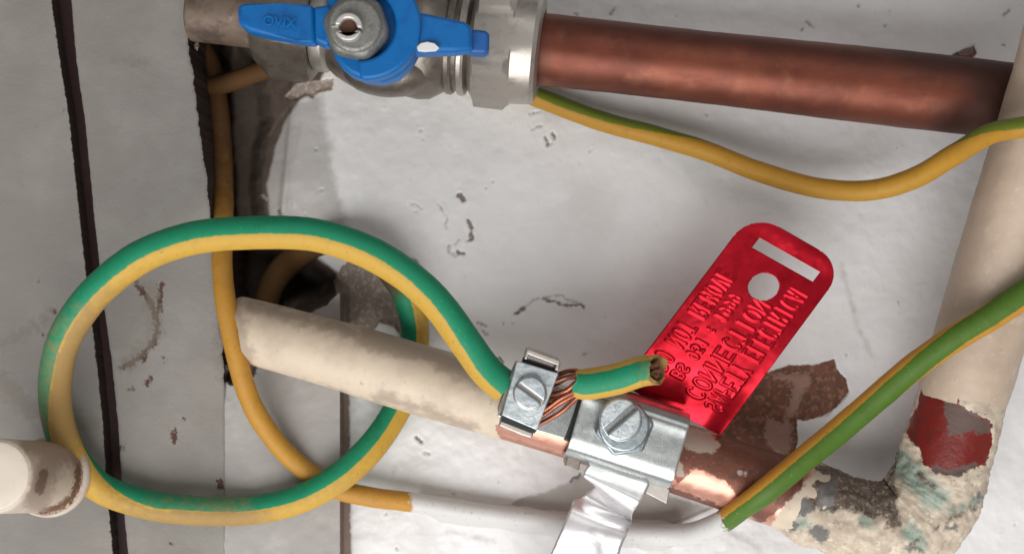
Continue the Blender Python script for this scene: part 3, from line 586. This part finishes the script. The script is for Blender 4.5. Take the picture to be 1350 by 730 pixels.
def cable_two():
    R = 2.15
    c = [(215, 20, -16, R), (240, 36, -14, R), (262, 58, -11, R), (280, 92, -9, R), (288, 135, -7, R), (293, 190, -5, R), (295, 250, -1, R), (294, 300, 6, R), (293, 350, 11.5, R), (298, 402, 14, R), (310, 462, 14, R), (330, 528, 12, R), (362, 580, 9, R), (400, 618, 6.2, R), (440, 643, 5.0, R), (490, 655, 4.2, R), (545, 662, 3.6, R), (600, 671, 3.0, R), (660, 679, 2.8, R), (720, 687, 2.8, R), (790, 697, 2.8, R), (850, 703, 3.5, R*1.05), (905, 704, 7, R*1.1), (945, 691, 14, R*1.1),
         (975, 671, 20.5, R*1.09), (1010, 646, 25.3, R*1.14), (1060, 605, 26, R*1.16), (1110, 564, 26, R*1.17), (1160, 521, 27.5, R*1.19), (1210, 479, 30, R*1.20), (1260, 445, 32.5, R*1.21), (1310, 415, 34.5, R*1.22), (1352, 387, 36, R*1.24), (1430, 335, 38, R*1.24), (1560, 250, 40, R*1.24)]
    c = np.array(c); n = len(c)
    # centre of yellow band by position along x
    xs = c[:, 0]; i0 = 22
    phi = np.where(np.arange(n) >= i0, np.where(xs < 1240, 160, 10), 80)
    hw = np.where(np.arange(n) >= i0, np.interp(xs, [900, 1150, 1232, 1250, 1310, 1560], [64, 64, 0, 0, 54, 56]), 128)
    phi = np.where(np.arange(n) >= i0, phi, np.interp(np.arange(n), [0, 10, 14, 22], [70, 95, 75, 80]))
    dirt = np.interp(np.arange(n), [0, 4, 7, 9, 12, 14, 16, 22, 34], [-9, -9, -5, -5, -5, -3, -5, -9, -9])
    recess_shade = np.interp(np.arange(n), [0, 4, 6, 7, 8], [14, 8, 3, -3, -20])  # upper end in the recess: shade painted dark, fading downwards
    c = np.column_stack([c, phi, hw, dirt, recess_shade])
    V, a, s = sweep(c, 36, 2.0, lambda V, a, s: fbm(V[..., 0] * 200, V[..., 1] * 200, V[..., 2] * 200) * .14)
    at = cable_attrs(a, s, 16); x, y = proj(V)
    sx = s[:, 0][:, None]
    bA = np.radians(np.interp(sx, [900, 1000, 1200, 1330], [66, 62, 46, 0])) - np.abs(wrapa(a[None] - math.radians(165)))
    bB = np.radians(np.interp(sx, [1120, 1180, 1270, 1420], [-20, 8, 42, 55])) - np.abs(wrapa(a[None] - math.radians(5)))
    at['yel'] = np.where((np.arange(len(s)) > 300)[:, None] & (sx > 930), np.maximum(bA, bB) * 8, at['yel'])
    wh = np.minimum(x - 548 + 6, 953 - x + (y - 690) * .5) * .6; wh = np.minimum(wh, (y - 600)); at['white'] = wh
    o = tube_obj('bonding_cable', V, M_cable2, None, at, base=P(700, 700, 0))
    tag(o, 'thin orange cable from the hole, painted white midway, green at the right edge', 'cable')
    # paint web gluing the cable to the wall
    ys = []
    xs = np.arange(548, 905, 3.); yc = np.interp(xs, [545, 600, 660, 720, 790, 850, 905], [662, 671, 679, 687, 697, 703, 704])
    n = 17; rows = []
    for i, x in enumerate(xs):
        sp = 17 + 4 * fbm(x / 30, 1.0) + np.interp(x, [548, 580, 870, 905], [-12, 0, 3, -8]); t = np.linspace(-1, 1, n)
        prof = .7 + 3.6 * np.clip(1 - np.abs(t), 0, 1) ** 1.4; prof[[0, -1]] = -1.5
        rows.append(P(np.full(n, x), yc[i] + t * sp + (2 + 2 * fbm(x / 25, 5.0)), prof))
    V = np.array(rows); z = np.full(V.shape[:2], -20.)
    o = obj('paint_fillet', V, grid_faces(*V.shape[:2]), mat('thick_white_paint', (.62, .61, .60), .4, var=[(.5, .5, .75, (.55, .53, .51)), (2, .66, .74, (.3, .26, .23))], bump=(.6, .4)), angle=180, base=P(700, 705, 0))
    tag(o, 'thick white paint bead fixing the painted cable to the wall', 'paint bead')
cable_two()
def cable_three():
    R = 2.15
    c = [(190, 118, -14, R, 80, 100, 3), (235, 118, -10, R, 80, 100, 3), (290, 112, -6, R, 80, 100, 2), (335, 97, -2.5, R, 80, 100, 1), (380, 84, .5, R, 80, 100, 0), (450, 80, 2.2, R, 60, 100, 0), (540, 90, 2.4, R, 60, 100, 0), (640, 104, 2.5, R, 60, 100, -4), (715, 131, 3, R, 25, 66, -8), (790, 159, 4, R, 28, 66, -8), (860, 178, 5, R, 38, 70, -9), (930, 199, 6.5, R, 80, 75, -9), (1000, 226, 8.5, R, 95, 82, -9), (1075, 247, 11, R, 98, 82, -9), (1145, 251, 15, R, 96, 84, -9), (1205, 235, 20, R, 92, 84, -8), (1260, 203, 28, R*.98, 80, 80, -8), (1305, 177, 38, R*.93, 45, 62, -8), (1352, 167, 44, R*.9, 20, 62, -8), (1420, 158, 46, R, 45, 60, -9), (1560, 150, 44, R, 45, 60, -9)]
    c = [list(x[:6]) + ([-12, 12] if x[0] < 400 else [x[6], -20]) for x in c]  # left end behind the valve carries the recess's shade in its colour
    V, a, s = sweep(c, 36, 2.0, lambda V, a, s: fbm(V[..., 0] * 200, V[..., 1] * 200, V[..., 2] * 200) * .1)
    o = tube_obj('bonding_cable', V, M_cable3, None, cable_attrs(a, s, 14), base=P(700, 120, 0))
    tag(o, 'thin yellow and olive cable sagging below the brown copper pipe', 'cable')
cable_three()

# ------------------------------------------------------------------ earth clamp
PD = np.array([.951, .309]); PN = np.array([.309, -.951])       # along the pipe, across it (up), in pixels
def lp(o, a, c): return (o[0] + PD[0] * a + PN[0] * c, o[1] + PD[1] * a + PN[1] * c)
def clamp():
    root = empty('pipe_clamp', P(820, 580, 22), 'zinc earth clamp with slotted hex bolt strapped round the bare copper pipe', 'clamp')
    # saddle: profile (across px, h mm) extruded along the pipe
    prof = [tuple(x) for x in catmull([(-53, 14), (-53, 19.5), (-51, 22.6), (-46, 25.2), (-38, 27.1), (-28, 27.9), (-10, 28), (20, 28), (36, 28.1), (41, 27.7), (48, 26.6), (51, 24.6), (52, 20)], 3.0)]
    o_ = (828, 576); aa = np.linspace(-73, 72, 40); rows = []
    for q in aa:
        rows.append([P(*lp(o_, q + np.interp(c, [-53, 52], [2, -2]), c), 27)[[0, 2]] for c, h in prof])
    rows = np.array(rows); n = len(prof); V = np.zeros((len(aa), n, 3)); V[..., 0] = rows[..., 0]; V[..., 2] = rows[..., 1]
    V[..., 1] = -np.array([h for c, h in prof])[None] * .001
    # fine resample across for a smooth fold
    V += (fbm(V[..., 0] * 200, V[..., 2] * 200) * .00002)[..., None]
    obj('saddle', V, grid_faces(len(aa), n)[:, ::-1], M_zinc, root, solid=1.0, angle=60, bevel=.12)
    V, F = prism([lp(o_, -78, 40), lp(o_, -60, 40), lp(o_, -62, -30), lp(o_, -80, -30)], 25.3, 19); obj('shade_gap', V, F, M_gap_shade, root, bevel=.4)  # black block standing in for the shaded gap at the saddle's open end
    # band round the pipe seen at both sides of the saddle
    V, F = prism([lp(o_, -68, -46), lp(o_, -50, -46), lp(o_, -48, -62), lp(o_, -68, -62)], 19, 12); obj('band_end', V, F, M_nickel, root, bevel=.2)
    V, F = prism([lp(o_, 38, -48), lp(o_, 74, -48), lp(o_, 76, -68), lp(o_, 40, -62)], 19, 9); obj('band_end', V, F, M_nickel2, root, bevel=.2)
    # tongue reaching from the saddle under the wire terminal
    tl = [(664, 556), (692, 565), (722, 575), (757, 583), (770, 530), (752, 522), (700, 500)]
    V, F = prism([(655, 548), (700, 566), (722, 572), (742, 578), (756, 582), (772, 545), (768, 520), (690, 490)], [26, 26, 25.5, 25, 25, 25, 25, 26], [24.6, 24.6, 24, 23.5, 23.5, 23.5, 23.5, 24.6])
    obj('tongue', V, F, M_zinc, root, bevel=.25)
    # bolt
    V, F = prism(circle(823.5, 564, 40, 6, -8, 352), 31.6, 28.4); nut = obj('hex_nut', V, F, M_zincd, root, bevel=.5)
    V, F = prism(circle(823, 562, 34, 40), 32.3, 31.2); obj('nut_collar', V, F, M_zincd, root, bevel=.5)
    slot_ang = math.radians(-40)
    for sgn in (1, -1):
        pts = []
        R_ = 27.5; g = 4.4; t0 = math.asin(g / R_)
        for k in range(25):
            t = t0 + (PI - 2 * t0) * k / 24; x = R_ * math.cos(t); y = R_ * math.sin(t) * sgn
            pts.append((818.5 + x * math.cos(slot_ang) - y * math.sin(slot_ang), 552.5 + x * math.sin(slot_ang) + y * math.cos(slot_ang)))
        V, F = prism(pts, 36.2, 33.2); obj('bolt_head', V, F, M_zincb, root, bevel=.7)
    V, F = prism(circle(819.5, 555, 27, 40), 34.4, 32.2); obj('bolt_shank', V, F, M_zinc, root, bevel=.2)
    # aluminium strap tail
    rows = [((786, 596), (866, 622), 21), ((780, 603), (860, 632), 21.5), ((776, 611), (855, 641), 22.2), ((771, 620), (849, 654), 23.6), ((769, 626), (843, 663), 24.2), ((775, 632), (836, 672), 22.8), ((784, 641), (833, 679), 18.5), ((770, 652), (833, 686), 15.5), ((756, 660), (832, 691), 17), ((753, 667), (829, 697), 19.4), ((748, 678), (826, 705), 20.6), ((740, 697), (820, 718), 21), ((727, 727), (812, 742), 20.6), ((700, 790), (785, 805), 19), ((665, 880), (750, 895), 19)]
    q = np.array([[*a, *b, h] for a, b, h in rows], float); q = np.column_stack([q[:, :2], q[:, 2:]])
    s = catmull(q, 2.0); n = 22; u = np.linspace(0, 1, n)[None]
    V = P(s[:, 0:1] * (1 - u) + s[:, 2:3] * u, s[:, 1:2] * (1 - u) + s[:, 3:4] * u, s[:, 4:5] + .5 * np.sin(u * PI) * np.clip((s[:, 1:2] - 640) / 40, 0, 1))
    V[..., 1] += fbm(V[..., 0] * 90, V[..., 2] * 90) * .0006
    obj('strap_tail', V, grid_faces(len(s), n), M_alu, root, solid=.35, angle=60)
    return root
root_clamp = clamp()
def terminal():
    root = empty('wire_terminal', P(698, 520, 27), 'small square zinc terminal with slotted screw gripping the stripped cable', 'terminal')
    TL, TR, BR, BL = (681, 475), (737, 492), (708, 567), (661, 547)
    V, F = prism([TL, TR, BR, BL], 35, 33.9); obj('plate', V, F, M_zincb, root, bevel=.25)
    # saddle sides and lips
    V, F = prism([(694, 461), (697, 460), (738, 475), (739, 479), (736, 489), (731, 487), (734, 481), (697, 467), (695, 474), (691, 473)], 35.5, 26); obj('top_lip', V, F, M_nickel2, root, bevel=.25)
    V, F = prism([(690, 473), (735, 488), (733, 494), (688, 479)], 32.6, 26); obj('top_gap', V, F, M_gap_shade, root)  # black block painting the shade under the upper lip
    V, F = prism([(660, 553), (704, 570), (701, 578), (688, 574), (657, 561)], 31.5, 24); obj('bottom_lip', V, F, M_nickel2, root, bevel=.35)
    V, F = prism([(662, 547), (708, 566), (705, 571), (660, 553)], 33, 27); obj('bottom_gap', V, F, M_gap_shade, root)  # same black fill for the shade above the lower lip
    V, F = prism([(676, 486), (681, 476), (665, 540), (657, 546), (656, 538)], 33.6, 28); obj('side_wall', V, F, M_nickel, root, bevel=.2)
    ang = math.radians(36)
    for sgn in (1, -1):
        pts = []; R_ = 21.5; g = 2.6; t0 = math.asin(g / R_)
        for k in range(21):
            t = t0 + (PI - 2 * t0) * k / 20; x = R_ * math.cos(t); y = R_ * math.sin(t) * sgn
            pts.append((698.5 + x * math.cos(ang) - y * math.sin(ang), 518 + x * math.sin(ang) + y * math.cos(ang)))
        V, F = prism(pts, 37.0, 35); obj('screw_head', V, F, M_zincb, root, bevel=.5)
    V, F = prism(circle(698.5, 519, 22.5, 40), 35.7, 34.8); obj('screw_base', V, F, M_nickel2, root, bevel=.3)
terminal()

# ------------------------------------------------------------------ red tag
def arc(cx, cy, rx, ry, a0, a1, n=9): return [(cx + rx * math.cos(math.radians(t)), cy + ry * math.sin(math.radians(t))) for t in np.linspace(a0, a1, n)]
G = dict(A=[[(0, 0), (.5, 1), (1, 0)], [(.2, .38), (.8, .38)]], F=[[(0, 0), (0, 1), (1, 1)], [(0, .52), (.75, .52)]], E=[[(1, 0), (0, 0), (0, 1), (1, 1)], [(0, .52), (.8, .52)]], T=[[(0, 1), (1, 1)], [(.5, 1), (.5, 0)]],
         Y=[[(0, 1), (.5, .5), (1, 1)], [(.5, .5), (.5, 0)]], L=[[(0, 1), (0, 0), (1, 0)]], C=[arc(.55, .5, .5, .5, 50, 310, 13)], R=[[(0, 0), (0, 1), (.6, 1)] + arc(.6, .76, .36, .24, 90, -90, 7) + [(0, .52)], [(.5, .52), (1, 0)]],
         I=[[(.5, 0), (.5, 1)]], O=[arc(.5, .5, .5, .5, 0, 360, 17)], N=[[(0, 0), (0, 1), (1, 0), (1, 1)]], D=[[(0, 0), (0, 1), (.4, 1)] + arc(.4, .5, .58, .5, 90, -90, 9) + [(0, 0)]], M=[[(0, 0), (0, 1), (.5, .35), (1, 1), (1, 0)]],
         V=[[(0, 1), (.5, 0), (1, 1)]], S=[arc(.5, .75, .45, .25, 30, 270, 9) + arc(.5, .25, .45, .25, 90, -150, 9)[1:]], B=[[(0, 0), (0, 1), (.6, 1)] + arc(.6, .76, .34, .24, 90, -90, 6) + [(0, .52)], [(.6, .52)] + arc(.6, .26, .38, .26, 90, -90, 6) + [(0, 0)]])
G['9'] = [arc(.5, .7, .45, .3, 0, 360, 13), [(.95, .7), (.9, .3), (.6, 0)]]; G['5'] = [[(.9, 1), (.15, 1), (.1, .6)] + arc(.45, .32, .48, .32, 110, -150, 9)]; G['1'] = [[(.25, .8), (.55, 1), (.55, 0)]]; G[':'] = [[(.5, .2), (.5, .25)], [(.5, .7), (.5, .75)]]
def tag_obj():
    Wd, Ln = 143., 286.; st = .75
    us = np.arange(-2, Ln + 2.1, st); vs = np.arange(-2, Wd + 2.1, st); Uu, Vv = np.meshgrid(us, vs, indexing='ij')
    def shape(Uu, Vv):
        r = np.where(Uu > Ln / 2, 40., 3.)
        qx = np.abs(Uu - Ln / 2) - (Ln / 2 - r); qy = np.abs(Vv - Wd / 2) - (Wd / 2 - r)
        d = -(np.hypot(np.maximum(qx, 0), np.maximum(qy, 0)) + np.minimum(np.maximum(qx, qy), 0) - r)
        sx = np.abs(Uu - 252.5) - 8.6; sy = np.abs(Vv - 74.5) - 46.5; slot = np.hypot(np.maximum(sx, 0), np.maximum(sy, 0)) + np.minimum(np.maximum(sx, sy), 0)
        return np.minimum(np.minimum(d, slot), np.hypot((Uu - 206), (Vv - 72) * 1.02) - 20)
    e = .05
    for _ in range(2):
        s0 = shape(Uu, Vv); gx = (shape(Uu + e, Vv) - s0) / e; gy = (shape(Uu, Vv + e) - s0) / e
        near = (s0 < 0) & (s0 > -1.3); Uu = np.where(near, Uu - s0 * gx, Uu); Vv = np.where(near, Vv - s0 * gy, Vv)
    s0 = shape(Uu, Vv); ok = s0 > -.12
    hgt = np.zeros(Uu.shape)
    def line(txt, u0, u1, v0, v1, fill=.62):
        nonlocal hgt
        n = len(txt); adv = (u1 - u0) / n
        for i, ch in enumerate(txt):
            if ch == ' ': continue
            rr = random.Random(i * 7 + n)
            for s in G[ch]:
                q = [(u0 + i * adv + x * adv * fill, v0 + y * (v1 - v0) + rr.uniform(-.4, .4)) for x, y in s]
                d = 1.9 - sdf_line(Uu, Vv, q, 1.9)      # distance to stroke
                hgt = np.maximum(hgt, np.clip(1 - (d / 3.0) ** 2, 0, 1) ** 2)
    line('SAFETY ELECTRICAL', 27, 236, 102, 126); line('CONNECTION', 30, 192, 72, 95, .7); line('BS 951 : 1999', 44, 182, 43, 58); line('DO NOT REMOVE', 44, 204, 11, 34)
    TL, TR, BL, BR = map(np.array, [(991.6, 279.4), (1115., 350.), (820., 507.), (950., 573.)])
    a = Vv / Wd; b = Uu / Ln
    px = (BL[0] * (1-a) + BR[0] * a) * (1-b) + (TL[0] * (1-a) + TR[0] * a) * b; py = (BL[1] * (1-a) + BR[1] * a) * (1-b) + (TL[1] * (1-a) + TR[1] * a) * b
    h = 20.5 + 3.5 * b + 1.6 * np.sin(b * PI) - 3.4 * (1 - sstep(-.05, .24, b - (a - .5) * .12)) + .7 * np.sin(a * PI + .4) + fbm(a * 3, b * 5) * .2 - 1.3 * sstep(.8, 1.0, a) * (1 - sstep(0, .4, b)) + .5 * sstep(.88, 1, b)
    V = P(px, py, h); V[..., 1] -= hgt * .00027
    F = grid_faces(*Uu.shape); keep = ok.ravel()[F].all(1); F = F[keep]
    used = np.zeros(Uu.size, bool); used[F] = True; mp = np.cumsum(used) - 1
    o = obj('warning_tag', V.reshape(-1, 3)[used], mp[F][:, ::-1], M_red, solid=.25, angle=180, base=P(900, 545, 20))
    tag(o, 'shiny red metal warning tag with slot, hole and embossed lettering', 'tag')
tag_obj()

# ------------------------------------------------------------------ knob at the lower left
def knob():
    root = empty('door_stop', P(85, 630, 4), 'cream cylindrical plastic stop with rusty flange on the left board', 'stop')
    c0 = P(62, 628, 17); c1 = P(-7, 627, 42)
    ax = c1 - c0; ax /= np.linalg.norm(ax); e1 = np.cross(ax, [0, 0, 1]); e1 /= np.linalg.norm(e1); e2 = np.cross(ax, e1)
    def lat(prof, n=72):
        a = np.linspace(0, 2*PI, n, endpoint=False)
        return np.array([c0 + ax * (s * .001) + r * .001 * (np.cos(a)[:, None] * e1 + np.sin(a)[:, None] * e2) for s, r in prof])
    L = np.linalg.norm(c1 - c0) * 1000
    def at(V):
        x, y = proj(V)
        return dict(rust=U(sdf_line(x, y, [(80, 577), (92, 590), (103, 612), (103, 635), (96, 655), (78, 668), (55, 674)], 4.5)), grime=U(sdf_line(x, y, [(40, 584), (95, 600)], 14), sdf_line(x, y, [(48, 660), (70, 600)], 16)), pit=sdf_line(x, y, [(58, 624), (52, 645)], 6.5))
    V = lat([(-13.5, 3.6), (-3, 3.6)]); tube_obj('stem', V, M_knob, root, at(V))
    V = lat([(-3, 3), (-3, 7.6), (-2.6, 8.1), (-1.8, 8.3), (-.9, 8.2), (-.5, 7.8), (-.6, 7.2)]); tube_obj('flange', V, M_knob, root, at(V), angle=50)
    V = lat([(-2.6, 7.2)] + [(s, 7.15 - .03 * s / 3) for s in np.linspace(-.8, L - .6, 30)] + [(L - .2, 6.75), (L, 6.3)]); tube_obj('barrel', V, M_knob, root, at(V), angle=50)
    V = lat([(L - .3, 6.3), (L + .12, 6.25), (L + .3, 5.8), (L + .33, 3)]); tube_obj('end_cap', V, M_knobcap, root, angle=50)
knob()

# ------------------------------------------------------------------ splinters and crumbs
def crumb(name, cx, cy, h, sx, sy, sz, mat_, seed, label, cat, group):
    a = np.linspace(0, 2*PI, 14, endpoint=False); b = np.linspace(-PI/2, PI/2, 9); c = P(cx, cy, h)
    d = np.stack([np.cos(b)[:, None] * np.cos(a)[None], np.sin(b)[:, None] + 0 * a[None], np.cos(b)[:, None] * np.sin(a)[None]], -1)
    r = 1 + fbm(d[..., 0] * 1.8 + seed, d[..., 1] * 1.8, d[..., 2] * 1.8) * 1.2
    V = c + d * r[..., None] * np.array([sx, sz, sy]) * .001
    o = tube_obj(name, V, mat_, angle=30); tag(o, label, cat, group)
crumb('splinter', 253, 18, 4, .55, 1.3, .9, M_chip, 1, 'white paint flake on the ragged board edge, topmost', 'splinter', 'splinters on the ragged board edge')
crumb('splinter', 255, 42, 4, 1.0, 1.9, 1.0, M_splint, 2, 'pale brown wood splinter below the white flake on the board edge', 'splinter', 'splinters on the ragged board edge')
crumb('splinter', 259, 60, 3.5, .45, 1.2, .6, M_splint, 3, 'small splinter on the board edge just below the larger brown one', 'splinter', 'splinters on the ragged board edge')
crumb('rust_crumb', 292, 428, 4.8, .7, 2.2, .8, M_crumb, 4, 'dark narrow crumb beside the orange cable, at the end of the cream pipe', 'crumb', 'rust crumbs where the pipe meets the board')
crumb('rust_crumb', 284, 466, 4.6, .8, 1.5, .8, M_crumb, 5, 'leftmost brown crumb on the board edge below the pipe end', 'crumb', 'rust crumbs where the pipe meets the board')
crumb('rust_crumb', 293, 484, 4.8, 1.5, 1.5, 1.0, M_crumb, 6, 'largest and lowest dark crumb on the board edge beside the cable', 'crumb', 'rust crumbs where the pipe meets the board')
